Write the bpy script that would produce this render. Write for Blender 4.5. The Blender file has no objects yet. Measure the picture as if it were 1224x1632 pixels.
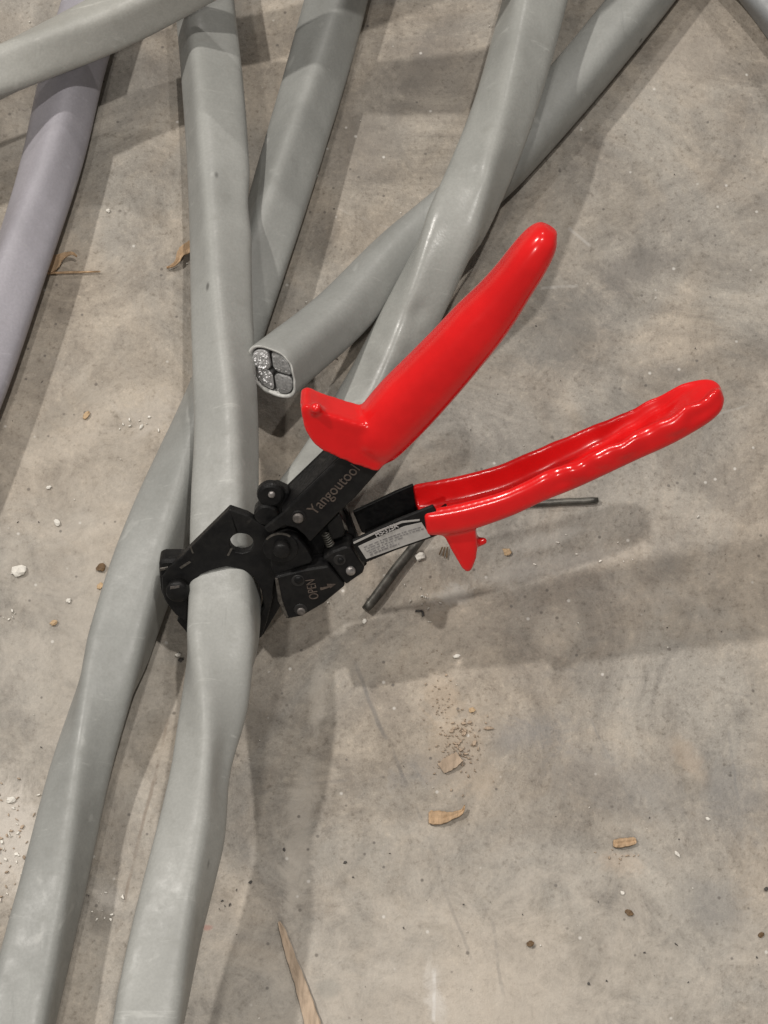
import bpy, bmesh, math, random
from mathutils import Vector, Matrix, noise
from mathutils.geometry import tessellate_polygon

random.seed(7)
SC = bpy.context.scene
COL = SC.collection
R = math.radians

# ------------------------------------------------------------------ camera
TILT, FOV, DIST = R(22), R(26), 0.953
T = math.tan(FOV / 2)
CAM = Vector((0, -DIST * math.sin(TILT), DIST * math.cos(TILT)))
FWD = Vector((0, math.sin(TILT), -math.cos(TILT)))
UP = Vector((0, math.cos(TILT), math.sin(TILT)))
cd = bpy.data.cameras.new("camera")
cd.sensor_fit = 'VERTICAL'
cd.angle = FOV
cd.clip_start = 0.02
cd.clip_end = 60
cam = bpy.data.objects.new("camera", cd)
COL.objects.link(cam)
cam.location = CAM
cam.rotation_euler = (TILT, 0, 0)
SC.camera = cam
cd.dof.use_dof = False

# ------------------------------------------------------------------ ambient light of the hall, lamps
SC.view_settings.view_transform = 'Standard'
SC.view_settings.look = 'None'
SC.view_settings.exposure = 0
SC.view_settings.gamma = 1
world = bpy.data.worlds.new("World")
SC.world = world
world.use_nodes = True
bg = world.node_tree.nodes["Background"]
bg.inputs[0].default_value = (1.0, 0.95, 0.885, 1)
bg.inputs[1].default_value = 0.175


def lamp(name, x, y, z, power, size, col):
    ld = bpy.data.lights.new(name, 'AREA')
    ld.shape = 'DISK'
    ld.size = size
    ld.energy = power
    ld.color = col
    o = bpy.data.objects.new(name, ld)
    COL.objects.link(o)
    o.location = (x, y, z)
    o.rotation_euler = (-Vector((x, y, z))).to_track_quat('-Z', 'Y').to_euler()
    return o


HL = 4.2
lamp("ceiling_lamp", -0.60 * HL, 0.32 * HL, HL, 132, 0.16, (1.0, 0.95, 0.89))
lamp("ceiling_lamp", 0.15 * HL, 0.03 * HL, HL, 62, 0.10, (1.0, 0.955, 0.90))
lamp("low_fill_lamp", -0.34, -0.80, 1.3, 4.6, 0.07, (1.0, 0.955, 0.90))  # unseen lamp added low and near to brighten the lower floor
lamp("ceiling_lamp", 0.25 * HL, 1.1 * HL, HL, 62, 0.14, (1.0, 0.95, 0.90))


# ------------------------------------------------------------------ picture geometry -> place
def ray(px, py):
    return (FWD + Vector((1, 0, 0)) * ((px - 612) / 816 * T) + UP * ((816 - py) / 816 * T))


def at(px, py, z=0.0):
    r = ray(px, py)
    return CAM + r * ((z - CAM.z) / r.z)


def mmpx(p):          # metres per reference pixel at a point
    return (p - CAM).dot(FWD) * T / 816


ALPHA = R(55)         # the cutter stands tilted, clamped across the cable
EX = Vector((1, 0, 0))
EY = Vector((0, math.cos(ALPHA), math.sin(ALPHA)))
EN = Vector((0, -math.sin(ALPHA), math.cos(ALPHA)))
PO = at(360, 909, 0.056)


def tp(px, py, o=0.0):
    """point of the cutter's own plane, o metres in front of it"""
    r = ray(px, py)
    return CAM + r * ((PO + EN * o - CAM).dot(EN) / r.dot(EN))


# ------------------------------------------------------------------ object helpers
ORG = {}


def put(o, label=None, cat=None, group=None, kind=None):
    if label: o['label'] = label
    if cat: o['category'] = cat
    if group: o['group'] = group
    if kind: o['kind'] = kind
    return o


def empty(name, loc):
    o = bpy.data.objects.new(name, None)
    o.empty_display_size = 0.02
    COL.objects.link(o)
    o.location = loc
    ORG[o.name] = Vector(loc)
    return o


def obj(name, bm, mat, parent=None, origin=None, smooth=True, bevel=0, seg=2, mods=None):
    """link a bmesh given in world coordinates as one object"""
    if parent is not None:
        po = ORG[parent.name]
        origin = po if origin is None else origin
    else:
        po = Vector((0, 0, 0))
        if origin is None:
            n = max(1, len(bm.verts))
            c = sum((v.co for v in bm.verts), Vector()) / n
            origin = Vector((c.x, c.y, min(v.co.z for v in bm.verts)))
    bmesh.ops.translate(bm, verts=bm.verts[:], vec=-origin)
    bmesh.ops.recalc_face_normals(bm, faces=bm.faces[:])
    me = bpy.data.meshes.new(name)
    bm.to_mesh(me)
    bm.free()
    for p in me.polygons:
        p.use_smooth = smooth
    mats = mat if isinstance(mat, (list, tuple)) else [mat]
    for m in mats:
        me.materials.append(m)
    o = bpy.data.objects.new(name, me)
    COL.objects.link(o)
    o.location = origin - po
    ORG[o.name] = origin
    if parent is not None:
        o.parent = parent
    if bevel:
        b = o.modifiers.new("bevel", 'BEVEL')
        b.width = bevel
        b.segments = seg
        b.limit_method = 'ANGLE'
        b.angle_limit = R(35)
        b.harden_normals = False
    return o


def bake(o):
    """replace the mesh by its modified result"""
    dg = bpy.context.evaluated_depsgraph_get()
    me = bpy.data.meshes.new_from_object(o.evaluated_get(dg))
    o.modifiers.clear()
    o.data = me
    for p in me.polygons:
        p.use_smooth = True


def add_prism(bm, front, depth_vec, holes=()):
    """polygon (world points) with holes, extruded by depth_vec"""
    loops = [list(front)] + [list(h) for h in holes]
    tris = tessellate_polygon(loops)
    pts = [p for l in loops for p in l]
    fv = [bm.verts.new(p) for p in pts]
    bv = [bm.verts.new(p + depth_vec) for p in pts]
    if len(loops) == 1:
        bm.faces.new(fv)
        bm.faces.new(bv[::-1])
    else:
        for a, b, c in tris:
            bm.faces.new((fv[a], fv[b], fv[c]))
            bm.faces.new((bv[c], bv[b], bv[a]))
    i = 0
    for l in loops:
        n = len(l)
        for k in range(n):
            a, b = i + k, i + (k + 1) % n
            bm.faces.new((fv[a], bv[a], bv[b], fv[b]))
        i += n


def add_cyl(bm, base, axis, r, h, n=24, r2=None, dome=0.0):
    a = axis.normalized()
    u = a.orthogonal().normalized()
    v = a.cross(u)
    r2 = r if r2 is None else r2
    prof = [(0.0, r), (h, r2)]
    if dome:
        prof += [(h + dome * math.sin(t), r2 * math.cos(t)) for t in (0.5, 1.0, 1.35)]
    rings = [[bm.verts.new(base + a * hh + (u * math.cos(2 * math.pi * k / n) + v * math.sin(2 * math.pi * k / n)) * rr)
              for k in range(n)] for hh, rr in prof]
    bm.faces.new(rings[0][::-1])
    bm.faces.new(rings[-1])
    for q in range(len(rings) - 1):
        for k in range(n):
            bm.faces.new((rings[q][k], rings[q][(k + 1) % n], rings[q + 1][(k + 1) % n], rings[q + 1][k]))


def add_rings(bm, rings, cap=True):
    vs = [[bm.verts.new(p) for p in r] for r in rings]
    n = len(vs[0])
    for q in range(len(vs) - 1):
        for k in range(n):
            bm.faces.new((vs[q][k], vs[q][(k + 1) % n], vs[q + 1][(k + 1) % n], vs[q + 1][k]))
    if cap:
        bm.faces.new(vs[0][::-1])
        bm.faces.new(vs[-1])
    return vs


def spline(vals, t):
    """Catmull-Rom through tuples, t in 0..len-1"""
    n = len(vals)
    i = min(max(int(t), 0), n - 2)
    f = t - i
    p0, p1, p2, p3 = (vals[max(i - 1, 0)], vals[i], vals[i + 1], vals[min(i + 2, n - 1)])
    out = []
    for a, b, c, d in zip(p0, p1, p2, p3):
        out.append(0.5 * (2 * b + (c - a) * f + (2 * a - 5 * b + 4 * c - d) * f * f + (3 * b - a - 3 * c + d) * f ** 3))
    return out


# ------------------------------------------------------------------ node helpers
class NT:
    def __init__(s, name):
        s.m = bpy.data.materials.new(name)
        s.m.use_nodes = True
        s.t = s.m.node_tree
        s.b = s.t.nodes["Principled BSDF"]
        tc = s.t.nodes.new("ShaderNodeTexCoord")
        s.co = tc.outputs["Object"]

    def n(s, typ, **kw):
        nd = s.t.nodes.new(typ)
        for k, v in kw.items():
            setattr(nd, k, v)
        return nd

    def link(s, a, b):
        if hasattr(a, 'is_output') or hasattr(a, 'links'):
            s.t.links.new(a, b)
        else:
            b.default_value = a

    def noise(s, scale, detail=4, rough=0.55, dist=0.0, co=None):
        nd = s.n("ShaderNodeTexNoise")
        nd.inputs["Scale"].default_value = scale
        nd.inputs["Detail"].default_value = detail
        nd.inputs["Roughness"].default_value = rough
        nd.inputs["Distortion"].default_value = dist
        s.t.links.new(co or s.co, nd.inputs["Vector"])
        return nd.outputs["Fac"]

    def math(s, op, a, b=0.0, c=None, clamp=False):
        nd = s.n("ShaderNodeMath", operation=op, use_clamp=clamp)
        s.link(a, nd.inputs[0])
        s.link(b, nd.inputs[1])
        if c is not None:
            s.link(c, nd.inputs[2])
        return nd.outputs[0]

    def ramp(s, f, lo, hi, a=0.0, b=1.0):
        nd = s.n("ShaderNodeMapRange", interpolation_type='SMOOTHSTEP')
        s.link(f, nd.inputs[0])
        for i, v in enumerate((lo, hi, a, b)):
            nd.inputs[i + 1].default_value = v
        return nd.outputs[0]

    def mix(s, f, a, b, mode='MIX'):
        nd = s.n("ShaderNodeMix", data_type='RGBA', blend_type=mode)
        s.link(f, nd.inputs[0])
        for v, sock in ((a, nd.inputs[6]), (b, nd.inputs[7])):
            if isinstance(v, tuple):
                v = (*v, 1.0)
            s.link(v, sock)
        return nd.outputs[2]

    def stretch(s, sx, sy, sz, rot=0.0):
        nd = s.n("ShaderNodeMapping")
        nd.inputs["Scale"].default_value = (sx, sy, sz)
        nd.inputs["Rotation"].default_value = (0, 0, rot)
        s.t.links.new(s.co, nd.inputs["Vector"])
        return nd.outputs[0]

    def bump(s, h, strength=0.3, dist=0.001, prev=None):
        nd = s.n("ShaderNodeBump")
        nd.inputs["Strength"].default_value = strength
        nd.inputs["Distance"].default_value = dist
        s.t.links.new(h, nd.inputs["Height"])
        if prev is not None:
            s.t.links.new(prev, nd.inputs["Normal"])
        return nd.outputs[0]

    def out(s, col=None, rough=None, metal=None, norm=None, spec=None, coat=None):
        if col is not None:
            if isinstance(col, tuple):
                col = (*col, 1)
            s.link(col, s.b.inputs["Base Color"])
        if rough is not None: s.link(rough, s.b.inputs["Roughness"])
        if metal is not None: s.link(metal, s.b.inputs["Metallic"])
        if spec is not None: s.link(spec, s.b.inputs["Specular IOR Level"])
        if coat is not None:
            s.b.inputs["Coat Weight"].default_value = coat[0]
            s.b.inputs["Coat Roughness"].default_value = coat[1]
        if norm is not None: s.t.links.new(norm, s.b.inputs["Normal"])
        return s.m


# ------------------------------------------------------------------ materials
def concrete():
    s = NT("concrete")
    big = s.noise(7, 5, 0.62, 0.4)
    mid = s.noise(32, 8, 0.74, 0.6)
    fine = s.noise(260, 4, 0.6)
    grain = s.noise(1500, 2, 0.6)
    warm, cool = (0.392, 0.345, 0.288), (0.338, 0.317, 0.284)
    cloud = s.noise(15, 9, 0.72, 1.6)
    smear = s.noise(26, 7, 0.72, 0.8, s.stretch(1.0, 0.45, 1.0, 0.5))
    c = s.mix(s.ramp(s.noise(9, 5, 0.65, 0.8), 0.36, 0.62), cool, warm)
    c = s.mix(s.ramp(cloud, 0.34, 0.66, 0.0, 1.0), s.mix(1.0, c, (0.74, 0.73, 0.72), 'MULTIPLY'), s.mix(1.0, c, (1.20, 1.19, 1.17), 'MULTIPLY'))
    c = s.mix(s.ramp(big, 0.30, 0.70, 0.0, 0.5), s.mix(1.0, c, (0.88, 0.88, 0.885), 'MULTIPLY'), s.mix(1.0, c, (1.10, 1.09, 1.07), 'MULTIPLY'))
    c = s.mix(s.ramp(smear, 0.50, 0.70, 0.0, 0.65), c, s.mix(1.0, c, (0.74, 0.735, 0.73), 'MULTIPLY'))
    c = s.mix(s.ramp(smear, 0.45, 0.28, 0.0, 0.6), c, s.mix(1.0, c, (1.17, 1.165, 1.15), 'MULTIPLY'))
    c = s.mix(s.ramp(mid, 0.52, 0.70, 0.0, 0.55), c, s.mix(1.0, c, (0.70, 0.69, 0.675), 'MULTIPLY'))
    c = s.mix(s.ramp(mid, 0.46, 0.30, 0.0, 0.5), c, s.mix(1.0, c, (1.18, 1.17, 1.15), 'MULTIPLY'))
    c = s.mix(s.ramp(fine, 0.54, 0.72, 0.0, 0.5), c, s.mix(1.0, c, (0.70, 0.68, 0.65), 'MULTIPLY'))
    c = s.mix(s.ramp(fine, 0.46, 0.28, 0.0, 0.5), c, s.mix(1.0, c, (1.2, 1.19, 1.17), 'MULTIPLY'))
    c = s.mix(s.ramp(grain, 0.35, 0.65, 0.0, 0.5), s.mix(1.0, c, (0.88, 0.88, 0.88), 'MULTIPLY'), s.mix(1.0, c, (1.09, 1.09, 1.09), 'MULTIPLY'))
    peb = s.noise(105, 7, 0.78, 0.5)
    c = s.mix(s.ramp(peb, 0.53, 0.68, 0.0, 0.55), c, s.mix(1.0, c, (0.66, 0.645, 0.625), 'MULTIPLY'))
    c = s.mix(s.ramp(peb, 0.46, 0.32, 0.0, 0.55), c, s.mix(1.0, c, (1.20, 1.195, 1.18), 'MULTIPLY'))
    sand = s.noise(520, 4, 0.7)
    c = s.mix(s.ramp(sand, 0.54, 0.70, 0.0, 0.6), c, s.mix(1.0, c, (0.62, 0.60, 0.575), 'MULTIPLY'))
    c = s.mix(s.ramp(sand, 0.46, 0.32, 0.0, 0.5), c, s.mix(1.0, c, (1.22, 1.21, 1.19), 'MULTIPLY'))
    scratch = s.noise(60, 6, 0.7, 0.3, s.stretch(0.22, 2.6, 1.0, -0.6))
    c = s.mix(s.ramp(scratch, 0.60, 0.70, 0.0, 0.30), c, s.mix(1.0, c, (1.22, 1.21, 1.19), 'MULTIPLY'))
    scratch2 = s.noise(55, 6, 0.7, 0.3, s.stretch(2.4, 0.25, 1.0, 0.35))
    c = s.mix(s.ramp(scratch2, 0.60, 0.70, 0.0, 0.30), c, s.mix(1.0, c, (0.78, 0.77, 0.75), 'MULTIPLY'))
    warp = s.noise(60, 7, 0.78, 0.8)

    def blob(px, py, rx, ry, ang=0.0, soft=0.55):
        p = at(px, py, 0)
        k = mmpx(p)
        mp = s.n("ShaderNodeMapping", vector_type='TEXTURE')
        mp.inputs["Location"].default_value = p
        mp.inputs["Rotation"].default_value = (0, 0, ang)
        mp.inputs["Scale"].default_value = (rx * k, ry * k, 1)
        s.t.links.new(s.co, mp.inputs["Vector"])
        ln = s.n("ShaderNodeVectorMath", operation='LENGTH')
        s.t.links.new(mp.outputs[0], ln.inputs[0])
        d = s.math('ADD', ln.outputs["Value"], s.math('MULTIPLY', s.math('SUBTRACT', warp, 0.5), 2.6))
        return s.ramp(d, 1.1, 0.85 - soft)

    c = s.mix(s.math('MULTIPLY', blob(740, 1640, 640, 420, 0.0, 0.95), 0.62), c, (0.50, 0.45, 0.385))
    c = s.mix(s.math('MULTIPLY', blob(130, 980, 230, 560, 0.0, 0.95), 0.50), c, (0.50, 0.45, 0.385))
    # grey and brown stains, pale scuffs, sawdust tint; also cast shadows and a lit strip painted in
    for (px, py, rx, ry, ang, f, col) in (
            (830, 1175, 95, 45, 0.3, 0.5, (0.15, 0.15, 0.155)), (700, 1225, 90, 35, 0.2, 0.4, (0.16, 0.16, 0.165)),
            (900, 520, 120, 70, 0.7, 0.55, (0.13, 0.125, 0.115)), (1010, 430, 100, 45, 0.6, 0.48, (0.13, 0.12, 0.11)),  # second: broad cast shadow painted into the slab
            (1060, 905, 70, 35, 0.1, 0.34, (0.13, 0.115, 0.095)), (760, 1010, 90, 40, 0.2, 0.2, (0.15, 0.14, 0.125)),  # shadow band of the two handles deepened in the slab colour
            (1170, 1270, 60, 90, 0.2, 0.36, (0.17, 0.17, 0.17)), (980, 1250, 190, 60, -0.2, 0.34, (0.17, 0.17, 0.17)),
            (1130, 1440, 70, 60, 0.1, 0.34, (0.15, 0.155, 0.16)), (90, 665, 70, 28, 0.9, 0.30, (0.16, 0.145, 0.12)),
            (690, 90, 120, 45, 0.8, 0.45, (0.13, 0.115, 0.10)), (660, 70, 70, 25, 0.1, 0.24, (0.12, 0.11, 0.10)),  # cast shadow between the top cables, painted in
            (250, 130, 70, 60, 0.2, 0.24, (0.17, 0.15, 0.13)), (590, 225, 90, 130, 0.2, 0.45, (0.15, 0.137, 0.12)),  # second: darker patch at the top centre
            (160, 1465, 24, 30, 0.2, 0.4, (0.16, 0.14, 0.115)), (90, 345, 50, 40, 0.3, 0.16, (0.17, 0.15, 0.13)),
            (520, 1575, 26, 18, 0.0, 0.3, (0.17, 0.18, 0.17)),
            (735, 1195, 75, 90, 0.3, 0.38, (0.44, 0.345, 0.245)), (700, 1110, 40, 50, 0.3, 0.32, (0.44, 0.34, 0.24)),
            (1100, 1215, 24, 50, 0.5, 0.3, (0.43, 0.33, 0.24)), (990, 1375, 40, 25, 0, 0.3, (0.44, 0.34, 0.25)),
            (18, 1330, 60, 120, 0.1, 0.55, (0.60, 0.555, 0.50)), (170, 1430, 22, 32, 0.3, 0.55, (0.55, 0.51, 0.46)),
            (690, 1580, 20, 60, 0.15, 0.40, (0.60, 0.58, 0.55)), (870, 860, 90, 16, 0.25, 0.35, (0.50, 0.48, 0.44)),
            (720, 950, 45, 22, 0.3, 0.5, (0.54, 0.52, 0.48)), (880, 900, 180, 22, 0.22, 0.3, (0.45, 0.43, 0.40)),
            (505, 1110, 15, 70, -0.05, 0.40, (0.50, 0.455, 0.395)), (478, 1330, 26, 190, -0.12, 0.50, (0.50, 0.455, 0.395)),  # lit strip along the gripped cable's shadow, painted pale
            (240, 655, 60, 40, 0.2, 0.3, (0.48, 0.45, 0.41)), (330, 1478, 10, 6, 0, 0.6, (0.36, 0.16, 0.13)),
            (1100, 95, 80, 60, 0.2, 0.24, (0.48, 0.43, 0.37)), (620, 820, 30, 28, 0.1, 0.4, (0.50, 0.42, 0.34))):
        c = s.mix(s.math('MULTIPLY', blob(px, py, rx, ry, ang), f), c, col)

    def seg(x0, y0, x1, y1, w):
        a, b = at(x0, y0), at(x1, y1)
        d = (b - a)
        L = d.length
        k = mmpx(a)
        mp = s.n("ShaderNodeMapping", vector_type='TEXTURE')
        mp.inputs["Location"].default_value = (a + b) / 2
        mp.inputs["Rotation"].default_value = (0, 0, math.atan2(d.y, d.x))
        s.t.links.new(s.co, mp.inputs["Vector"])
        sx = s.n("ShaderNodeSeparateXYZ")
        s.t.links.new(mp.outputs[0], sx.inputs[0])
        wob = s.math('MULTIPLY', s.math('SUBTRACT', s.noise(35, 3), 0.5), 0.006)
        yy = s.math('ABSOLUTE', s.math('ADD', sx.outputs[1], wob))
        f = s.ramp(yy, w * k, w * k * 0.25)
        g = s.ramp(s.math('ABSOLUTE', sx.outputs[0]), L / 2, L / 2 * 0.8)
        return s.math('MULTIPLY', s.math('MULTIPLY', f, g), s.ramp(s.noise(70, 3), 0.35, 0.6))

    for (x0, y0, x1, y1, w, f, col) in (
            (555, 1040, 655, 1260, 5, 0.5, (0.13, 0.125, 0.12)), (655, 1260, 760, 1560, 4, 0.30, (0.15, 0.14, 0.13)),
            (780, 1460, 805, 1590, 4, 0.4, (0.14, 0.135, 0.13)), (395, 1265, 560, 1240, 5, 0.3, (0.16, 0.15, 0.14)),
            (270, 1130, 185, 1500, 4, 0.5, (0.17, 0.125, 0.09)), (870, 1060, 1224, 1110, 3, 0.25, (0.17, 0.16, 0.15)),
            (940, 1140, 1010, 1290, 3, 0.3, (0.16, 0.16, 0.16)), (860, 462, 925, 455, 4, 0.55, (0.50, 0.48, 0.45)),
            (905, 360, 945, 390, 4, 0.5, (0.50, 0.48, 0.45)), (1160, 1150, 1185, 1330, 4, 0.3, (0.15, 0.15, 0.15)),
            (690, 1540, 694, 1632, 5, 0.6, (0.7, 0.69, 0.67)), (640, 370, 530, 330, 3, 0.25, (0.48, 0.45, 0.42)),
            (1000, 700, 1200, 640, 3, 0.25, (0.46, 0.45, 0.43))):
        c = s.mix(s.math('MULTIPLY', seg(x0, y0, x1, y1, w), f), c, col)

    def specks(scale, lo, hi, dens):
        v = s.n("ShaderNodeTexVoronoi", feature='F1')
        v.inputs["Scale"].default_value = scale
        s.t.links.new(s.co, v.inputs["Vector"])
        sp = s.n("ShaderNodeSeparateColor")
        s.t.links.new(v.outputs["Color"], sp.inputs[0])
        return s.math('MULTIPLY', s.ramp(v.outputs["Distance"], hi, lo), s.math('GREATER_THAN', sp.outputs[0], dens))
    c = s.mix(s.math('MULTIPLY', specks(150, 0.06, 0.16, 0.93), 0.7), c, (0.10, 0.085, 0.07))
    c = s.mix(s.math('MULTIPLY', specks(260, 0.10, 0.24, 0.95), 0.7), c, (0.09, 0.08, 0.07))
    c = s.mix(s.math('MULTIPLY', specks(230, 0.08, 0.22, 0.955), 0.6), c, (0.66, 0.64, 0.60))
    h = s.math('ADD', s.math('MULTIPLY', fine, 0.5), s.math('ADD', s.math('MULTIPLY', mid, 0.7), s.math('ADD', s.math('MULTIPLY', sand, 0.25), s.math('MULTIPLY', peb, 0.5))))
    nb = s.bump(h, 0.45, 0.0018)
    r = s.ramp(mid, 0.3, 0.7, 0.46, 0.68)
    return s.out(c, r, 0.0, nb, 0.42)


def cable_skin(name, base, dirty=1.0, rough=0.38):
    s = NT(name)
    n1 = s.noise(22, 5, 0.6, 0.5)
    n2 = s.noise(140, 4, 0.65)
    n3 = s.noise(900, 3, 0.6)
    c = s.mix(s.ramp(n1, 0.3, 0.7), tuple(v * 0.88 for v in base), tuple(v * 1.07 for v in base))
    c = s.mix(s.ramp(n2, 0.52, 0.75, 0, 0.30 * dirty), c, tuple(v * 0.66 for v in (base[0], base[1] * 0.98, base[2] * 0.93)))
    c = s.mix(s.ramp(n2, 0.44, 0.25, 0, 0.28), c, tuple(min(1, v * 1.25) for v in base))
    c = s.mix(s.ramp(n3, 0.35, 0.65, 0, 0.26), c, tuple(v * 0.7 for v in base))
    fs = s.noise(60, 6, 0.72, 0.2, s.stretch(3.0, 0.35, 1.0, 0.1))
    c = s.mix(s.ramp(fs, 0.60, 0.72, 0, 0.35 * dirty), c, tuple(v * 0.62 for v in base))
    fs2 = s.noise(75, 6, 0.72, 0.2, s.stretch(0.35, 3.0, 1.0, 0.4))
    c = s.mix(s.ramp(fs2, 0.60, 0.72, 0, 0.45), c, tuple(min(1, v * 1.5) for v in base))
    # pale rubbed marks and rare dark nicks
    sc = s.noise(55, 3, 0.5, 1.2)
    c = s.mix(s.math('MULTIPLY', s.ramp(sc, 0.66, 0.76), 0.22), c, (0.60, 0.60, 0.57))
    v = s.n("ShaderNodeTexVoronoi", feature='F1')
    v.inputs["Scale"].default_value = 95
    s.t.links.new(s.stretch(1.0, 0.55, 1.0), v.inputs["Vector"])
    sp = s.n("ShaderNodeSeparateColor")
    s.t.links.new(v.outputs["Color"], sp.inputs[0])
    nick = s.math('MULTIPLY', s.ramp(v.outputs["Distance"], 0.15, 0.04), s.math('GREATER_THAN', sp.outputs[1], 0.965))
    c = s.mix(s.math('MULTIPLY', nick, 0.7 * dirty), c, (0.07, 0.07, 0.065))
    h = s.math('ADD', s.math('MULTIPLY', n2, 0.6), s.math('MULTIPLY', n3, 0.12))
    h = s.math('ADD', h, s.math('MULTIPLY', n1, 1.2))
    return s.out(c, s.ramp(n2, 0.3, 0.7, rough, rough + 0.16), 0.0, s.bump(h, 0.22, 0.0012), 0.42)


def plain(name, col, rough=0.5, metal=0.0, var=0.15, scale=200, bump=0.1, spec=0.5, coat=None, dist=0.0004):
    s = NT(name)
    n = s.noise(scale, 4, 0.6)
    c = s.mix(s.ramp(n, 0.3, 0.7), tuple(v * (1 - var) for v in col), tuple(min(1, v * (1 + var)) for v in col))
    return s.out(c, s.ramp(n, 0.3, 0.7, max(0.03, rough * 0.85), min(1, rough * 1.15)), metal,
                 s.bump(n, bump, dist), spec, coat)


def black_steel():
    s = NT("black_oxide_steel")
    n = s.noise(150, 5, 0.65)
    f = s.noise(700, 3, 0.6)
    scr = s.noise(60, 4, 0.6, 2.0)
    c = s.mix(s.ramp(n, 0.35, 0.7), (0.0045, 0.0045, 0.005), (0.011, 0.0105, 0.0102))
    c = s.mix(s.math('MULTIPLY', s.ramp(scr, 0.64, 0.74), 0.5), c, (0.055, 0.05, 0.045))
    return s.out(c, s.ramp(f, 0.3, 0.7, 0.36, 0.56), 0.0, s.bump(f, 0.18, 0.0003), 0.30)


def wood(name, col):
    s = NT(name)
    g = s.noise(420, 5, 0.65, 0.3, s.stretch(1.0, 0.12, 1.0, 0.25))
    n = s.noise(90, 4, 0.6)
    c = s.mix(s.ramp(g, 0.3, 0.7), tuple(v * 0.72 for v in col), tuple(v * 1.15 for v in col))
    c = s.mix(s.ramp(n, 0.55, 0.75, 0, 0.6), c, tuple(v * 0.55 for v in col))
    return s.out(c, 0.75, 0, s.bump(g, 0.4, 0.0006), 0.3)


M_CON = concrete()
M_CAB = cable_skin("grey_pvc", (0.300, 0.305, 0.290))
M_CAB2 = cable_skin("grey_green_pvc", (0.345, 0.349, 0.330))
M_DRK = cable_skin("dark_grey_pvc", (0.26, 0.27, 0.275))
M_SHN = cable_skin("shiny_grey_pvc", (0.328, 0.332, 0.312), 1.0, 0.26)
M_PAL = cable_skin("pale_grey_green_pvc", (0.392, 0.392, 0.364))
M_LIL = cable_skin("lilac_grey_pvc", (0.345, 0.332, 0.365), 0.5)
M_CUT = plain("cut_pvc_edge", (0.58, 0.58, 0.555), 0.55, 0, 0.12, 500, 0.3)
M_INS = plain("black_insulation", (0.018, 0.017, 0.017), 0.4)
M_ALU = plain("cut_aluminium", (0.74, 0.74, 0.745), 0.36, 0.7, 0.15, 1500, 0.5, 0.5, None, 0.0006)
M_ALD = plain("dull_aluminium", (0.36, 0.36, 0.357), 0.5, 0.3, 0.25, 900, 0.5)
M_BLK = black_steel()
M_WEAR_GLINT = plain("worn_steel_and_glint", (0.15, 0.138, 0.125), 0.42, 0.8, 0.3, 600, 0.2)
M_PIN = plain("bright_steel_pin", (0.34, 0.32, 0.31), 0.38, 0.7, 0.25, 500, 0.3)
M_PINK = plain("rivet_steel", (0.17, 0.155, 0.145), 0.45, 0.6, 0.3, 500, 0.3)
M_RED = plain("red_dipped_pvc", (0.70, 0.010, 0.011), 0.22, 0, 0.09, 45, 0.12, 0.45, (0.15, 0.10), 0.0008)
M_LBL = plain("label_paper", (0.40, 0.385, 0.365), 0.45, 0, 0.08, 400, 0.05)
M_PRT = plain("grey_print", (0.20, 0.19, 0.19), 0.5)
M_LET = plain("engraved_letters", (0.095, 0.074, 0.062), 0.5, 0.2, 0.3, 900, 0.1)
M_WHT = plain("white_print", (0.42, 0.40, 0.39), 0.5)
M_ROD = plain("weathered_rod", (0.09, 0.086, 0.076), 0.42, 0.5, 0.45, 180, 0.4)
M_WOOD = wood("pine_splinter", (0.47, 0.325, 0.20))
M_WOOD2 = wood("pale_wood", (0.42, 0.325, 0.24))
M_PLA = plain("white_plaster", (0.72, 0.69, 0.63), 0.8, 0, 0.1, 300, 0.6)
M_TAN = plain("tan_crumb", (0.52, 0.37, 0.22), 0.8, 0, 0.2, 300, 0.6)
M_BRN = plain("brown_crumb", (0.14, 0.085, 0.04), 0.7, 0, 0.3, 300, 0.6)
M_DKC = plain("dark_crumb", (0.06, 0.055, 0.05), 0.7, 0, 0.3, 300, 0.6)

# ------------------------------------------------------------------ the floor
bm = bmesh.new()
NX, NY = 150, 170
X0, X1, Y0, Y1 = -0.62, 0.62, -0.62, 0.78
g = [[bm.verts.new((X0 + (X1 - X0) * i / NX, Y0 + (Y1 - Y0) * j / NY, 0)) for i in range(NX + 1)] for j in range(NY + 1)]
for j in range(NY + 1):
    for i in range(NX + 1):
        v = g[j][i]
        v.co.z = min(0.0, 0.0007 * (noise.noise(v.co * 9) + 0.5 * noise.noise(v.co * 31)) - 0.0006)
for j in range(NY):
    for i in range(NX):
        bm.faces.new((g[j][i], g[j][i + 1], g[j + 1][i + 1], g[j + 1][i]))
# the slab goes on past the detailed sheet
big = 6.0
e = [bm.verts.new(p) for p in ((-big, -big, -0.0006), (big, -big, -0.0006), (big, big, -0.0006), (-big, big, -0.0006))]
cor = (g[0][0], g[0][NX], g[NY][NX], g[NY][0])
edges = ([g[0][i] for i in range(NX + 1)], [g[j][NX] for j in range(NY + 1)],
         [g[NY][NX - i] for i in range(NX + 1)], [g[NY - j][0] for j in range(NY + 1)])
for q in range(4):
    a, b = e[q], e[(q + 1) % 4]
    line = edges[q]
    for k in range(len(line) - 1):
        bm.faces.new((line[k + 1], line[k], a) if k < len(line) // 2 else (line[k + 1], line[k], b))
    mid = line[len(line) // 2]
    bm.faces.new((mid, a, b))
floor = obj("floor", bm, M_CON, origin=Vector((0, 0, 0)))
put(floor, "bare grey concrete slab with stains, scuffs and crumbs", None, None, "structure")


# ------------------------------------------------------------------ cables
def rsq(phi, n=2.9):
    return 1.0 / ((abs(math.cos(phi)) ** n + abs(math.sin(phi)) ** n) ** (1 / n)) / 1.065


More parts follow.
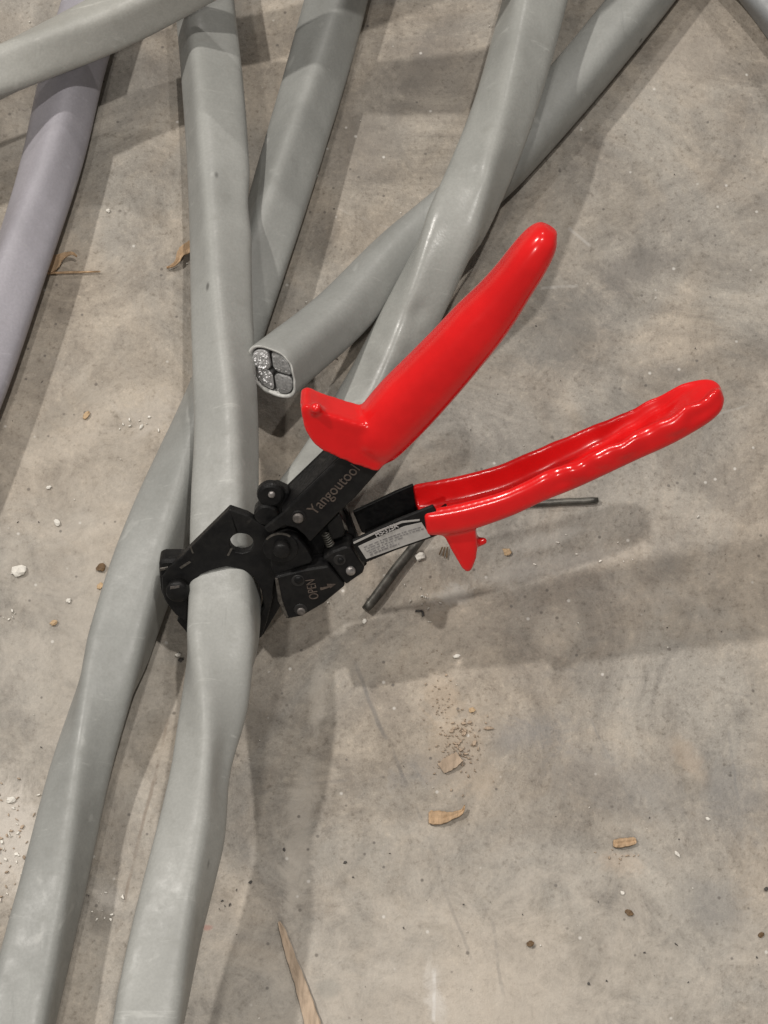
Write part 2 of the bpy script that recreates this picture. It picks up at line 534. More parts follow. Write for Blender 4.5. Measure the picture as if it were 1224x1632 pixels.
def cable_path(ctrl, step=0.0022, ext=(0, 1)):
    """ctrl: (px, py, z, half width in px, twist deg). Points, radii and twists along the run"""
    rows = []
    for (px, py, z, hw, tw) in ctrl:
        p = at(px, py, z)
        rows.append((p.x, p.y, p.z, hw * mmpx(p), tw))
    for end in ext:
        a_, b_ = (Vector(rows[0][:3]), Vector(rows[1][:3])) if end == 0 else (Vector(rows[-1][:3]), Vector(rows[-2][:3]))
        d_ = a_ - b_
        d_.z = 0
        d_.normalize()
        base = rows[0] if end == 0 else rows[-1]
        more = []
        for k in (0.12, 0.28, 0.48):
            q_ = a_ + d_ * k
            more.append((q_.x, q_.y, max(0.014, base[2] - k * 0.12), base[3], base[4] + (70 if end else -70) * k / 0.12))
        rows = more[::-1] + rows if end == 0 else rows + more
    out = []
    for i in range(len(rows) - 1):
        L = (Vector(rows[i + 1][:3]) - Vector(rows[i][:3])).length
        k = max(2, int(L / step))
        for q in range(k):
            out.append(spline(rows, i + q / k))
    out.append(list(rows[-1]))
    # soften hand-measured wobble
    for _ in range(70):
        out = [out[0]] + [[(a * 0.25 + b * 0.5 + c * 0.25) for a, b, c in zip(out[i - 1], out[i], out[i + 1])]
                          for i in range(1, len(out) - 1)] + [out[-1]]
    return out


def frame(path, i):
    a = Vector(path[max(0, i - 2)][:3])
    b = Vector(path[min(len(path) - 1, i + 2)][:3])
    t = (b - a).normalized()
    side = Vector((0, 0, 1)).cross(t).normalized()
    return t, side, t.cross(side) * -1 if t.cross(side).z < 0 else t.cross(side)


def make_cable(name, ctrl, mat, seed, label, group, open_start=False, dents=(), square=4.6, ext=(0, 1)):
    path = cable_path(ctrl, ext=ext)
    NS = 80
    bm = bmesh.new()
    rings = []
    for i, (x, y, z, r, tw) in enumerate(path):
        t, sd, up = frame(path, i)
        p = Vector((x, y, z))
        ring = []
        sup_w = max(rsq(q * math.pi / 40 - R(tw) + math.pi / 4, square) * abs(math.sin(q * math.pi / 40)) for q in range(80))
        sup_w = 1 + (sup_w - 1) * 0.75
        for k in range(NS):
            ph = 2 * math.pi * k / NS
            d = up * math.cos(ph) + sd * math.sin(ph)
            rr = r / sup_w * rsq(ph - R(tw) + math.pi / 4, square)
            q = p + d * rr
            lump = noise.noise(Vector((q.x * 26 + seed * 7, q.y * 26, q.z * 40)))
            lump2 = noise.noise(Vector((q.x * 75 + seed * 3, q.y * 60, q.z * 90)))
            rr *= 1 + 0.008 * lump + 0.005 * lump2
            q = p + d * rr
            for (dx, dy, dz, rad, dep) in dents:
                dd = (q - at(dx, dy, dz)).length
                if dd < rad:
                    q -= d * dep * (0.5 + 0.5 * math.cos(math.pi * dd / rad))
            q.z = max(q.z, 0.0004)
            ring.append(q)
        rings.append(ring)
    if open_start:
        t, sd, up = frame(path, 0)
        p = Vector(path[0][:3])
        inner = [p + (q - p) * 0.885 for q in rings[0]]
        deep = [q + t * 0.018 for q in inner]
        lip = [p + (q - p) * 0.985 - t * 0.0004 * (1 + noise.noise(q * 300)) for q in rings[0]]
        lip2 = [p + (q - p) * 0.90 - t * 0.0004 * (1 + noise.noise(q * 300)) for q in rings[0]]
        vs = add_rings(bm, [deep, inner, lip2, lip] + rings)
    else:
        vs = add_rings(bm, rings)
    o = obj(name, bm, [mat, M_CUT] if open_start else mat)
    put(o, label, "cable", group)
    if open_start:
        for p_ in o.data.polygons:
            if p_.index < NS * 3:
                p_.material_index = 1
    return o, path


GRP = "heavy grey cables crossing on the floor"
A = [(318, -90, .016, 46, -24), (330, 51, .020, 47, -24), (336, 103, .022, 48, -24), (342, 172, .026, 49, -24), (350, 309, .032, 49, -20),
     (352, 446, .038, 48, -10), (353, 492, .040, 48, -6), (357, 584, .043, 49, 4), (362, 676, .043, 49, 17),
     (360, 753, .042, 51, 22), (357, 814, .042, 52, 26), (361, 945, .042, 57, 34), (359, 985, .042, 57, 36),
     (354, 1034, .043, 56, 44), (344, 1102, .045, 54, 66), (336, 1169, .049, 53, 88), (321, 1259, .052, 51, 104),
     (301, 1348, .053, 53, 114), (277, 1438, .053, 53, 122), (255, 1528, .053, 54, 130), (237, 1632, .052, 56, 138),
     (195, 1830, .050, 57, 150)]
cabA, pathA = make_cable("power_cable", A, M_CAB2, 1, "long grey cable gripped in the black jaws of the red handled cutter", GRP,
                         dents=((388, 318, .040, .020, .0014), (420, 1330, .05, .02, .001), (375, 1230, .052, .03, .003)))
C = [(565, -110, .014, 47, 24), (536, 0, .014, 47, 16), (518, 69, .014, 48, 10), (498, 138, .014, 48, 5), (477, 207, .014, 48, 0),
     (456, 276, .014, 48, -6), (436, 345, .014, 47, -12), (415, 414, .014, 46, -20), (393, 483, .0135, 46, -26), (368, 560, .0135, 46, -30),
     (346, 620, .0135, 47, -22), (322, 683, .014, 49, -8), (298, 744, .014, 51, 8), (272, 805, .014, 52, 20), (246, 866, .014, 52, 28),
     (223, 928, .014, 51, 34), (202, 989, .014, 50, 38), (184, 1050, .014, 48, 44), (149, 1157, .014, 47, 74), (127, 1228, .014, 47, 92),
     (110, 1300, .014, 48, 104), (95, 1371, .014, 49, 114), (77, 1442, .014, 50, 122), (59, 1513, .014, 52, 128), (30, 1632, .014, 54, 134),
     (-20, 1830, .014, 55, 142)]
cabC, pathC = make_cable("power_cable", C, M_CAB, 2, "grey cable passing flat under the gripped cable and left of its jaws", GRP)
E = [(890, -140, .036, 51, -34), (853, 0, .038, 51, -22), (839, 51, .039, 51, -16), (826, 102, .040, 50, -10), (811, 153, .041, 49, -3),
     (794, 204, .042, 49, 5), (774, 255, .042, 48, 14), (752, 306, .041, 48, 26), (731, 350, .039, 47, 40), (712, 388, .036, 47, 54),
     (694, 425, .033, 46, 68), (676, 463, .029, 46, 78), (656, 503, .025, 46, 87), (631, 552, .020, 46, 96), (602, 610, .016, 46, 106),
     (568, 670, .014, 46, 112), (515, 755, .014, 45, 120), (465, 822, .014, 45, 126), (425, 865, .014, 45, 130)]
cabE, pathE = make_cable("power_cable", E, M_SHN, 3, "shiny grey cable running behind the upper red grip, over the sawn-off cable", GRP,
                         dents=((756, 272, .055, .007, .0012), (748, 240, .055, .012, .0008), (650, 505, .038, .012, .0010), (668, 496, .036, .007, .0010)), square=4.2, ext=(0,))
D = [(434, 592, .0445, 50, -22), (458, 572, .0405, 49, -20), (480, 554, .0365, 48, -16), (528, 517, .029, 47, -10), (575, 470, .022, 46, -2), (614, 424, .016, 45, 8),
     (655, 384, .0135, 44, 18), (700, 350, .0125, 43, 26), (749, 312, .0125, 43, 34), (790, 272, .0125, 43, 44), (850, 205, .0125, 43, 52),
     (915, 130, .013, 43, 58), (942, 98, .013, 43, 60), (1020, 2, .013, 43, 66), (1120, -130, .013, 43, 74)]
cabD, pathD = make_cable("power_cable", D, M_CAB, 4, "grey cable with a freshly cut end showing four metal conductors", GRP, open_start=True, ext=(1,), square=2.8)
F = [(-160, 175, .043, 46, 30), (-60, 140, .043, 46, 24), (0, 114, .043, 46, 14), (55, 90, .043, 46, 4), (110, 65, .044, 46, -8), (170, 38, .045, 46, -18),
     (240, 0, .050, 46, -26), (310, -42, .062, 47, -32), (440, -120, .090, 48, -44), (580, -190, .105, 48, -60), (760, -260, .105, 48, -80), (980, -330, .08, 47, -100), (1200, -420, .05, 46, -120)]
make_cable("power_cable", F, M_PAL, 5, "grey green cable crossing over the lilac cable in the upper left corner", GRP)
G = [(185, -120, .014, 46, 24), (150, 0, .014, 46, 22), (114, 118, .014, 48, 17), (94, 215, .014, 48, 9), (70, 304, .014, 47, 0), (30, 425, .014, 48, -18),
     (-15, 560, .014, 49, -22), (-45, 640, .014, 50, -24), (-110, 800, .014, 50, -26)]
make_cable("power_cable", G, M_LIL, 6, "lilac grey cable along the left edge under another cable", GRP, square=3.4)
H = [(1090, -165, .013, 45, 0), (1150, -95, .013, 45, 10), (1212, -26, .013, 45, 24), (1260, 30, .013, 45, 34), (1320, 110, .013, 45, 44)]
make_cable("power_cable", H, M_DRK, 7, "dark grey cable just clipping the upper right corner", GRP)

# the cut end: four sector conductors inside the jacket
t, sd, up = frame(pathD, 0)
p0 = Vector(pathD[0][:3])
rD = pathD[0][3]
tw = R(pathD[0][4])
strand_rnd = random.Random(3)


def chaikin(p, it=2):
    for _ in range(it):
        o_ = []
        for i in range(len(p)):
            a_, b_ = p[i], p[(i + 1) % len(p)]
            o_ += [a_ * 0.75 + b_ * 0.25, a_ * 0.25 + b_ * 0.75]
        p = o_
    return p


for q in range(4):
    ang = tw + q * math.pi / 2 + (0.0, 0.06, -0.05, 0.04)[q]
    span = (0.76, 0.80, 0.78, 0.76)[q]

    def sector(ro, ri, sp):
        pts = [Vector((ro * 0.13 * math.cos(a_), ro * 0.13 * math.sin(a_), 0)) for a_ in (sp * 0.5, -sp * 0.5)]
        pts += [Vector((ro * q_ * math.cos(-sp), ro * q_ * math.sin(-sp), 0)) for q_ in (0.26, 0.6, 0.86)]
        for k in range(7):
            f = -sp * 0.86 + 2 * sp * 0.86 * k / 6
            pts.append(Vector((ro * math.cos(f), ro * math.sin(f), 0)))
        pts += [Vector((ro * q_ * math.cos(sp), ro * q_ * math.sin(sp), 0)) for q_ in (0.86, 0.6, 0.26)]
        return chaikin(pts, 1)
    outer = sector(rD * 0.97, rD * 0.02, span)
    cen2 = sum(outer, Vector()) / len(outer)

    def place(v, depth, sc=1.0):
        w_ = cen2 + (v - cen2) * sc
        k_ = 0.885 * rsq(math.atan2(w_.y, w_.x) + ang - tw + math.pi / 4, 2.8)
        x, y = w_.x * k_, w_.y * k_
        d_ = up * (math.cos(ang) * x - math.sin(ang) * y) + sd * (math.sin(ang) * x + math.cos(ang) * y)
        return p0 + d_ + t * depth
    bright = q in (1, 2)
    face = (0.0002, -0.0004, 0.0004, 0.0)[q]
    bm = bmesh.new()
    rings = [[place(v, 0.015, 0.90) for v in outer], [place(v, face + .0002, 0.90) for v in outer], [place(v, face, 0.84) for v in outer], [place(v, face - .0003, 0.4) for v in outer]]
    add_rings(bm, rings)
    gap = rD * 0.135
    for iy in range(-8, 9):
        for ix in range(0, 9):
            v = Vector((ix * gap + (gap / 2 if iy % 2 else 0), iy * gap * 0.87, 0)) + Vector((strand_rnd.uniform(-1, 1), strand_rnd.uniform(-1, 1), 0)) * gap * 0.16
            f = math.atan2(v.y, v.x)
            if not (rD * 0.22 < v.length < rD * 0.80 and abs(v.length * math.sin(abs(f) - span)) > gap * 0.75 and abs(f) < span):
                continue
            if not bright and strand_rnd.random() < 0.2:
                continue
            tip = -t + (up * strand_rnd.uniform(-1, 1) + sd * strand_rnd.uniform(-1, 1)) * (0.55 if bright else 0.25)
            c0 = place(v, face + 0.0010)
            rs = gap * strand_rnd.uniform(0.36, 0.50)
            add_cyl(bm, c0, tip, rs, (0.0014 if bright else 0.0012) + strand_rnd.uniform(-.0002, .0006 if bright else .0001), 7, rs * strand_rnd.uniform(0.5, 0.9), 0.0002)
    c = obj("conductor", bm, M_ALU if bright else M_ALD, cabD, smooth=False)
    bm = bmesh.new()
    add_rings(bm, [[place(v, 0.002, 0.91) for v in outer], [place(v, 0.0007, 0.91) for v in outer], [place(v, 0.0007, 1.0) for v in outer], [place(v, 0.014, 1.0) for v in outer]], cap=False)
    obj("insulation", bm, M_INS, c)
bm = bmesh.new()
add_prism(bm, [p0 + (up * math.cos(2 * math.pi * k / 24) + sd * math.sin(2 * math.pi * k / 24)) * rD * 0.885 + t * 0.006 for k in range(24)], t * 0.008)
obj("filler", bm, M_INS, cabD)

# ------------------------------------------------------------------ the ratchet cutter
tool = empty("cable_cutter", at(430, 985, 0.02))
put(tool, "ratchet cable cutter with black steel jaws and two red dipped handles", "cable cutter")


def poly(pts, o):
    return [tp(x, y, o) for x, y in pts]


def circ(px, py, r, o, n=28):
    c = tp(px, py, o)
    return [c + (EX * math.cos(2 * math.pi * k / n) + EY * math.sin(2 * math.pi * k / n)) * r for k in range(n)]


def plate(name, pts, o, th, mat=None, holes=(), bevel=0.0005, parent=None):
    bm = bmesh.new()
    add_prism(bm, poly(pts, o), -EN * th, holes)
    return obj(name, bm, mat or M_BLK, parent or tool, smooth=False, bevel=bevel)


def disc(name, px, py, o, r, h, mat, parent=None, dome=0.0, bevel=0.0, n=26):
    bm = bmesh.new()
    add_cyl(bm, tp(px, py, o) - EN * h, EN, r, h, n, None, dome)
    return obj(name, bm, mat, parent or tool, smooth=bool(dome), bevel=bevel)


# hook jaw: the plate bridging over the cable
hook = plate("hook_jaw", [(366, 812), (395, 822), (414, 834), (440, 850), (462, 870), (470, 890), (452, 905), (438, 925), (434, 955),
                          (426, 990), (416, 1018), (404, 1000), (421, 968), (417, 942), (404, 920), (386, 908), (362, 903), (340, 908), (320, 916), (306, 932),
                          (300, 952), (298, 992), (280, 980), (266, 962), (259, 944), (258, 920), (268, 905), (290, 888), (304, 873)], 0.0, 0.0040,
             holes=[circ(385, 866, 0.0047, 0.0)])
# teeth along the top edge of the jaw
a, b = tp(368, 814, -0.001), tp(412, 833, -0.001)
ax = (b - a).normalized()
nrm = EN.cross(ax)
for k in range(9):
    c = a + (b - a) * ((k + 0.5) / 9)
    w = (b - a).length / 9 * 0.42
    bm = bmesh.new()
    add_prism(bm, [c - ax * w - nrm * 0.0006, c + ax * w - nrm * 0.0006, c + ax * w * 0.4 + nrm * 0.0010, c - ax * w * 0.2 + nrm * 0.0012], -EN * 0.0025)
    obj("tooth", bm, M_BLK, hook, smooth=False)
# wear strips along edges and small nicks
for (x0, y0, x1, y1, w, o) in ((288, 906, 303, 895, 0.0007, 0.0003), (303, 872, 308, 882, 0.0005, 0.0003), (364, 886, 369, 874, 0.0006, 0.0003)):
    p, q_ = tp(x0, y0, o), tp(x1, y1, o)
    d = (q_ - p).normalized()
    nn = EN.cross(d) * w
    bm = bmesh.new()
    add_prism(bm, [p - nn * 0.4, q_ - nn * 0.8, q_ + nn * 0.5, p + nn], -EN * 0.0004)
    obj("wear_glint", bm, M_WEAR_GLINT, hook, smooth=False)
# moving blade below, closing the loop under the cable
blade = plate("moving_blade", [(432, 925), (446, 940), (448, 965), (436, 985), (420, 1012), (398, 1032), (362, 1040), (326, 1034), (300, 1012), (282, 990),
                               (290, 975), (304, 985), (330, 1012), (362, 1020), (392, 1012), (412, 985), (420, 955), (416, 935)], -0.0045, 0.0045)
# nose of the jaw
plate("nose_block", [(253, 896), (262, 893), (292, 893), (296, 905), (290, 922), (268, 928), (254, 920)], -0.0015, 0.009, bevel=0.0012)
plate("nose_glint", [(254, 906), (290, 899), (290, 903), (254, 911)], -0.0012, 0.002, M_WEAR_GLINT, bevel=0.0003)  # painted highlight along the front edge of the block
plate("nose_plate", [(253, 903), (268, 905), (285, 915), (300, 930), (300, 985), (296, 988), (276, 976), (263, 958), (256, 940)], -0.003, 0.008, bevel=0.001)
s1 = disc("nose_screw", 283, 944, 0.0032, 0.0047, 0.0035, M_BLK, None, 0.0010)
bm = bmesh.new()
pp = tp(283, 940, 0.0042)
add_prism(bm, [pp + EX * x + EY * y for x, y in ((-.0030, .0002), (.0008, .0010), (.0008, .0019), (-.0028, .0014))], -EN * 0.0006)
obj("wear_glint", bm, M_PINK, s1, smooth=False)

# filler plate added to keep the gaps between the parts dark
plate("gap_filler", [(408, 850), (425, 815), (470, 815), (520, 800), (552, 812), (566, 850), (585, 900), (556, 925), (500, 935), (450, 960), (432, 930)], -0.006, 0.005)
# pivot plate with the main bolt
plate("pivot_plate", [(429, 868), (440, 857), (458, 852), (474, 858), (488, 874), (499, 893), (496, 898), (440, 917), (431, 905)], 0.0042, 0.005, bevel=0.0007)
w = disc("pivot_washer", 447, 874, 0.0050, 0.0070, 0.0012, M_BLK, None, 0, 0.0004)
bm = bmesh.new()
cc = tp(447, 874, 0.0053)
arc = [(math.cos(R(a_)), math.sin(R(a_))) for a_ in range(55, 150, 8)]
add_prism(bm, [cc + (EX * x + EY * y) * 0.0071 for x, y in arc] + [cc + (EX * x + EY * y) * 0.0064 for x, y in arc[::-1]], -EN * 0.0006)  # painted highlight: pale arc on the washer's upper rim
obj("wear_glint", bm, M_WEAR_GLINT, w, smooth=False)
disc("pivot_bolt", 449, 879, 0.0085, 0.0033, 0.005, M_BLK, None, 0.0006)

# upper lever: a pressed channel, open towards the other lever
bm = bmesh.new()
upF = [(548, 724), (618, 735), (566, 794), (541, 816), (494, 864), (485, 853), (471, 842), (454, 838), (440, 846), (428, 850), (420, 842), (448, 820)]
add_prism(bm, poly(upF, 0.0050), -EN * 0.0018)
Fw = poly(upF, 0.0050)
pl = Fw[-1], Fw[0]
axU = (pl[1] - pl[0]).normalized()
inw = EN.cross(axU)          # towards the outer (upper left) side
a0, a1 = pl[0] - EN * 0.0018, pl[1] - EN * 0.0018
add_prism(bm, [a0, a1, a1 - inw * 0.002, a0 - inw * 0.002], -EN * 0.0155)
bk = [p - EN * 0.0173 for p in Fw]
add_prism(bm, bk[:4] + [bk[4] + axU * 0.008, bk[7] + axU * 0.006, bk[10] + axU * 0.004, bk[11]], -EN * 0.0018)
lever = obj("upper_lever", bm, M_BLK, tool, smooth=False, bevel=0.0006)
disc("knob", 431, 791, 0.000, 0.0054, 0.0045, M_BLK, None, 0, 0.0012)
disc("knob", 424, 822, 0.0005, 0.0048, 0.0060, M_BLK, None, 0, 0.0010)
disc("knob_screw", 433, 789, 0.0006, 0.0014, 0.003, M_PIN, None, 0.0004)
plate("lug", [(416, 790), (440, 775), (462, 785), (455, 815), (430, 845), (412, 838), (410, 812)], -0.003, 0.006, bevel=0.001)
rim = disc("rivet_rim", 476, 824, 0.0055, 0.0029, 0.0012, M_BLK, lever, 0, 0.0004)
disc("rivet", 475, 827, 0.0063, 0.0021, 0.003, M_PINK, lever, 0.0004)


def text(body, size, p, xdir, mat, parent, name="lettering", depth=0.00012, sx=1.0, bold=0.0):
    cu = bpy.data.curves.new(name, 'FONT')
    cu.body = body
    cu.size = size
    cu.extrude = depth
    cu.offset = bold
    cu.align_x = 'LEFT'
    cu.align_y = 'CENTER'
    tmp = bpy.data.objects.new(name + "_tmp", cu)
    COL.objects.link(tmp)
    bpy.context.view_layer.update()
    me = bpy.data.meshes.new_from_object(tmp.evaluated_get(bpy.context.evaluated_depsgraph_get()))
    bpy.data.objects.remove(tmp)
    bpy.data.curves.remove(cu)
    z = EN
    x = xdir.normalized()
    y = z.cross(x)
    m = Matrix((x * sx, y, z)).transposed().to_4x4()
    me.transform(Matrix.Translation(p) @ m)
    bm = bmesh.new()
    bm.from_mesh(me)
    return obj(name, bm, mat, parent, smooth=False)


a, b = tp(496, 817, 0.0051), tp(573, 739, 0.0051)
text("Yangoutool", 0.0066, a, b - a, M_LET, lever, sx=(b - a).length / 0.0325)

# small spring and stop between the levers
plate("stop_block", [(520, 838), (541, 818), (552, 838), (548, 856), (530, 862)], 0.001, 0.008, bevel=0.0008)
plate("wear_glint", [(545, 828), (553, 840), (555, 846), (549, 843)], 0.0013, 0.001, M_WEAR_GLINT, bevel=0)
bm = bmesh.new()
pa, pb = tp(519, 850, -0.0005), tp(527, 870, -0.0005)
sx_ = (pb - pa).normalized()
sy_ = EN.cross(sx_)
rings = []
for k in range(120):
    f = k / 119
    an = f * 2 * math.pi * 6
    c = pa + (pb - pa) * f + (sy_ * math.cos(an) + EN * math.sin(an)) * 0.0015
    t_ = (sx_ * 0.2 + (-sy_ * math.sin(an) + EN * math.cos(an))).normalized()
    u_ = t_.cross(sx_).normalized()
    v_ = t_.cross(u_)
    rings.append([c + (u_ * math.cos(q * math.pi / 3) + v_ * math.sin(q * math.pi / 3)) * 0.00042 for q in range(6)])
add_rings(bm, rings)
obj("spring", bm, M_ROD, tool)

# release cover with its word and arrow
cover = plate("release_cover", [(438, 920), (480, 909), (523, 902), (550, 934), (516, 962), (482, 982), (457, 987), (443, 960)], 0.0062, 0.010, bevel=0.0007)
plate("edge_strip", [(438, 922), (443, 922), (450, 958), (460, 984), (456, 986), (443, 958)], 0.0066, 0.0015, M_WEAR_GLINT, bevel=0.0003, parent=cover)
for (x, y) in ((475, 926), (479, 972)):
    q_ = disc("screw_seat", x, y, 0.0066, 0.0027, 0.001, M_INS, cover, 0, 0.0003)
    disc("screw", x + 1, y - 1 + (4 if y > 950 else 0), 0.0070, 0.0017, 0.001, M_BLK if y < 950 else M_PINK, cover, 0.0004)
a, b = tp(502, 955, 0.0064), tp(494, 921, 0.0064)
text("OPEN", 0.0054, a, b - a, M_LET, cover, sx=(b - a).length / 0.0150)
plate("arrow", [(510, 937), (522, 935), (521, 931), (535, 931), (526, 938), (526, 936), (511, 941)], 0.0064, 0.0003, M_LET, bevel=0, parent=cover)

# link block carrying the lower lever
link = plate("link_block", [(514, 890), (530, 879), (552, 871), (560, 874), (581, 906), (578, 914), (552, 932), (548, 928), (526, 899)], 0.0050, 0.010, bevel=0.0008)
disc("pin_hole", 541, 893, 0.0053, 0.0025, 0.001, M_INS, link, 0, 0.0003)
disc("pin", 543, 894, 0.0058, 0.0012, 0.001, M_BLK, link, 0.0003)
disc("pin", 559, 911, 0.0060, 0.0019, 0.002, M_PIN, link, 0.0005)

# lower lever: channel with the label on its near flank
bm = bmesh.new()
loF = [(561, 862), (600, 844), (632, 829), (690, 806), (716, 846), (690, 857), (630, 878), (584, 897), (576, 896)]
add_prism(bm, poly(loF, 0.0065), -EN * 0.0016)
Lw = poly(loF, 0.0065)
bkL = [p - EN * 0.0207 for p in poly([(561, 862), (600, 844), (632, 829), (659, 818), (673, 865), (630, 878), (584, 897), (576, 896)], 0.0065)]
add_prism(bm, bkL, -EN * 0.0016)
for i in (4, 5, 6):
    a_, b_ = Lw[i] - EN * 0.0016, Lw[i + 1] - EN * 0.0016
    d = (b_ - a_).normalized()
    n_ = d.cross(EN)
    if n_.dot(EY) < 0:
        n_ = -n_
    add_prism(bm, [a_, b_, b_ + n_ * 0.0018, a_ + n_ * 0.0018], -EN * 0.0191)
low = obj("lower_lever", bm, M_BLK, tool, smooth=False, bevel=0.0005)
lab = plate("label", [(571, 871), (610, 853), (645, 839), (672, 833), (686, 855), (645, 869), (584, 891)], 0.0069, 0.0003, M_LBL, bevel=0, parent=low)
plate("label_line", [(563, 864.5), (600, 847), (640, 831), (669, 828), (669, 830), (641, 833.5), (601, 849.5), (564, 867)], 0.0069, 0.0003, M_LBL, bevel=0, parent=low)
a, b = tp(598, 853.2, 0.0072), tp(639, 834.8, 0.0072)
text("HS-325A", 0.0034, a, b - a, M_WHT, low, sx=(b - a).length / 0.0144, bold=0.00003)
pr = random.Random(5)
bm = bmesh.new()
for row, (fa, fb) in enumerate(((0.06, 0.95), (0.05, 0.98), (0.06, 0.62), (0.08, 0.45), (0.07, 0.52))):
    A0, A1 = Vector((573, 874.5)), Vector((675, 838))
    down = Vector((12.5, 17)) * (row + 0.3) / 5.4
    f = fa
    while f < fb:
        ln_ = pr.uniform(0.02, 0.07)
        p1 = A0 + (A1 - A0) * f + down
        p2 = A0 + (A1 - A0) * min(f + ln_, fb) + down
        sag = lambda P, ff: P + Vector((0, -6 * 4 * ff * (1 - ff) * 0.35))
        p1, p2 = sag(p1, f), sag(p2, f + ln_)
        hgt = 0.9 if row < 4 else 1.5
        add_prism(bm, poly([(p1.x, p1.y - hgt), (p2.x, p2.y - hgt), (p2.x, p2.y + hgt * .6), (p1.x, p1.y + hgt * .6)], 0.0071), -EN * 0.0002)
        f += ln_ + pr.uniform(0.012, 0.03)
pt = obj("small_print", bm, M_PRT, low, smooth=False)
pt['kind'] = 'stuff'


# ------------------------------------------------------------------ red grips
def finish_grip(name, bm, voxel=0.00075, it=8):
    o = obj(name, bm, M_RED, tool)
    m = o.modifiers.new("remesh", 'REMESH')
    m.mode = 'VOXEL'
    m.voxel_size = voxel
    m = o.modifiers.new("smooth", 'SMOOTH')
    m.factor = 0.6
    m.iterations = it
    bake(o)
    return o


def sweep(bm, rows, prof, n=44, step=60, slant=0.0):
    """rows: (x, y, z, *params) per station; prof(f, params, a) -> (s, d) in the section's plane"""
    rings = []
    N = (len(rows) - 1) * step // 4
    pts = [spline(rows, (len(rows) - 1) * i / N) for i in range(N + 1)]
    for i, row in enumerate(pts):
        a_ = Vector(pts[max(0, i - 1)][:3])
        b_ = Vector(pts[min(N, i + 1)][:3])
        tdir = (b_ - a_).normalized()
        s = EN.cross(tdir).normalized()
        c = Vector(row[:3])
        ring = []
        for k in range(n):
            x, d = prof(i / N, row[3:], 2 * math.pi * k / n, c)
            ring.append(c + s * x + EN * d + tdir * (slant * (d - row[4]) * max(0, 1 - 1.6 * i / N) ** 2))
        rings.append(ring)
    add_rings(bm, rings)


def sup(a, ex):
    ca, sa = math.cos(a), math.sin(a)
    return math.copysign(abs(ca) ** (2 / ex), ca), math.copysign(abs(sa) ** (2 / ex), sa)


# upper grip: a rounded tube, its tip drawn to a blunt nose
bm = bmesh.new()
rows = []
MID = -0.0015
for (px, py, hw, dep) in ((590, 704, 53, .0104), (602, 692, 60, .0112), (640, 650, 64, .0114), (683, 605, 63, .0114), (720, 565, 61, .0112), (757, 523, 58, .0108), (789, 486, 53, .0103),
                          (817, 449, 48, .0099), (841, 415, 45, .0095), (859, 389, 40, .0088), (870, 374, 32, .0072), (876, 367, 21, .0047), (878, 364, 8, .002)):
    p = tp(px, py, MID)
    k = mmpx(p)
    rows.append((p.x, p.y, p.z, max(0.003, (hw * k - 0.36 * dep) / 0.93), dep))


def prof_up(f, par, a, c):
    x, d = sup(a, 2.7)
    w = 1 + 0.02 * noise.noise(c * 45)
    return x * par[0] * w, d * par[1] * w


sweep(bm, rows, prof_up)
# guard flange
add_prism(bm, poly([(478, 652), (485, 686), (498, 707), (513, 719), (560, 740), (602, 754), (632, 722), (585, 680), (545, 668), (505, 655), (488, 646)], 0.0082), -EN * 0.0155)
# nub on the guard
add_cyl(bm, tp(505, 658, 0.002), (EN * 0.75 + EY * 0.66), 0.0030, 0.0105, 14, 0.0022, 0.001)
add_prism(bm, poly([(477, 640), (481, 668), (492, 668), (496, 648)], 0.003), -EN * 0.010)
bmesh.ops.triangulate(bm, faces=[f for f in bm.faces if len(f.verts) > 4])
finish_grip("upper_grip", bm, 0.0007, it=16)

# lower grip: channel section, its lips wrinkled towards the tip
bm = bmesh.new()
rows = []
for (rx, ry, bx, by, gd, nh) in ((668, 816, 690, 857, .0098, .0122), (700, 811, 717, 857, .0105, .0128), (740, 803, 757, 849, .0106, .0130), (800, 786, 816, 828, .0104, .0128), (850, 764, 868, 804, .0098, .0126),
                                 (900, 742, 918, 784, .0092, .0122), (950, 720, 968, 761, .0080, .0118), (1000, 697, 1019, 737, .0066, .0114), (1045, 674, 1066, 716, .0052, .0110),
                                 (1085, 652, 1106, 694, .0036, .0104), (1115, 636, 1136, 674, .0018, .0090), (1136, 626, 1153, 654, .0005, .0066), (1149, 624, 1157, 638, 0, .0034)):
    o_f = 0.0082 - (0.0128 - nh) * 0.8 - 0.001
    r_, b_ = tp(rx, ry, o_f), tp(bx, by, o_f)
    c = (r_ + b_) / 2 - EN * (nh - 0.001)
    rows.append((c.x, c.y, c.z, (r_ - b_).length / 2, nh, gd))


def prof_lo(f, par, a, c):
    h, nh, gd = par
    x, d = sup(a, 4.2)
    s, dd = x * h, d * nh
    if x > 0:
        q = min(1.0, abs(dd) / (nh * 0.72)) ** 5
        q = 1 - q * q * (3 - 2 * q)
        s -= gd * q * min(1.0, max(0.0, x) * 1.5)
        wr = min(1, max(0, (f - 0.25) * 4)) * (1 if d > 0 else 0.5)
        s += wr * (0.0018 * noise.noise(Vector((c.x * 75 + d, 3.0, 1.0))) + 0.0016 * noise.noise(Vector((c.x * 150, 5.0 + d, 1.0))))
        dd += wr * (0.0018 * noise.noise(Vector((c.x * 60, 9.0, d))) + 0.0014 * noise.noise(Vector((c.x * 140, 4.0, d))))
    s *= 1 + 0.03 * noise.noise(Vector((c.x * 40, 2, 2)))
    return s, dd


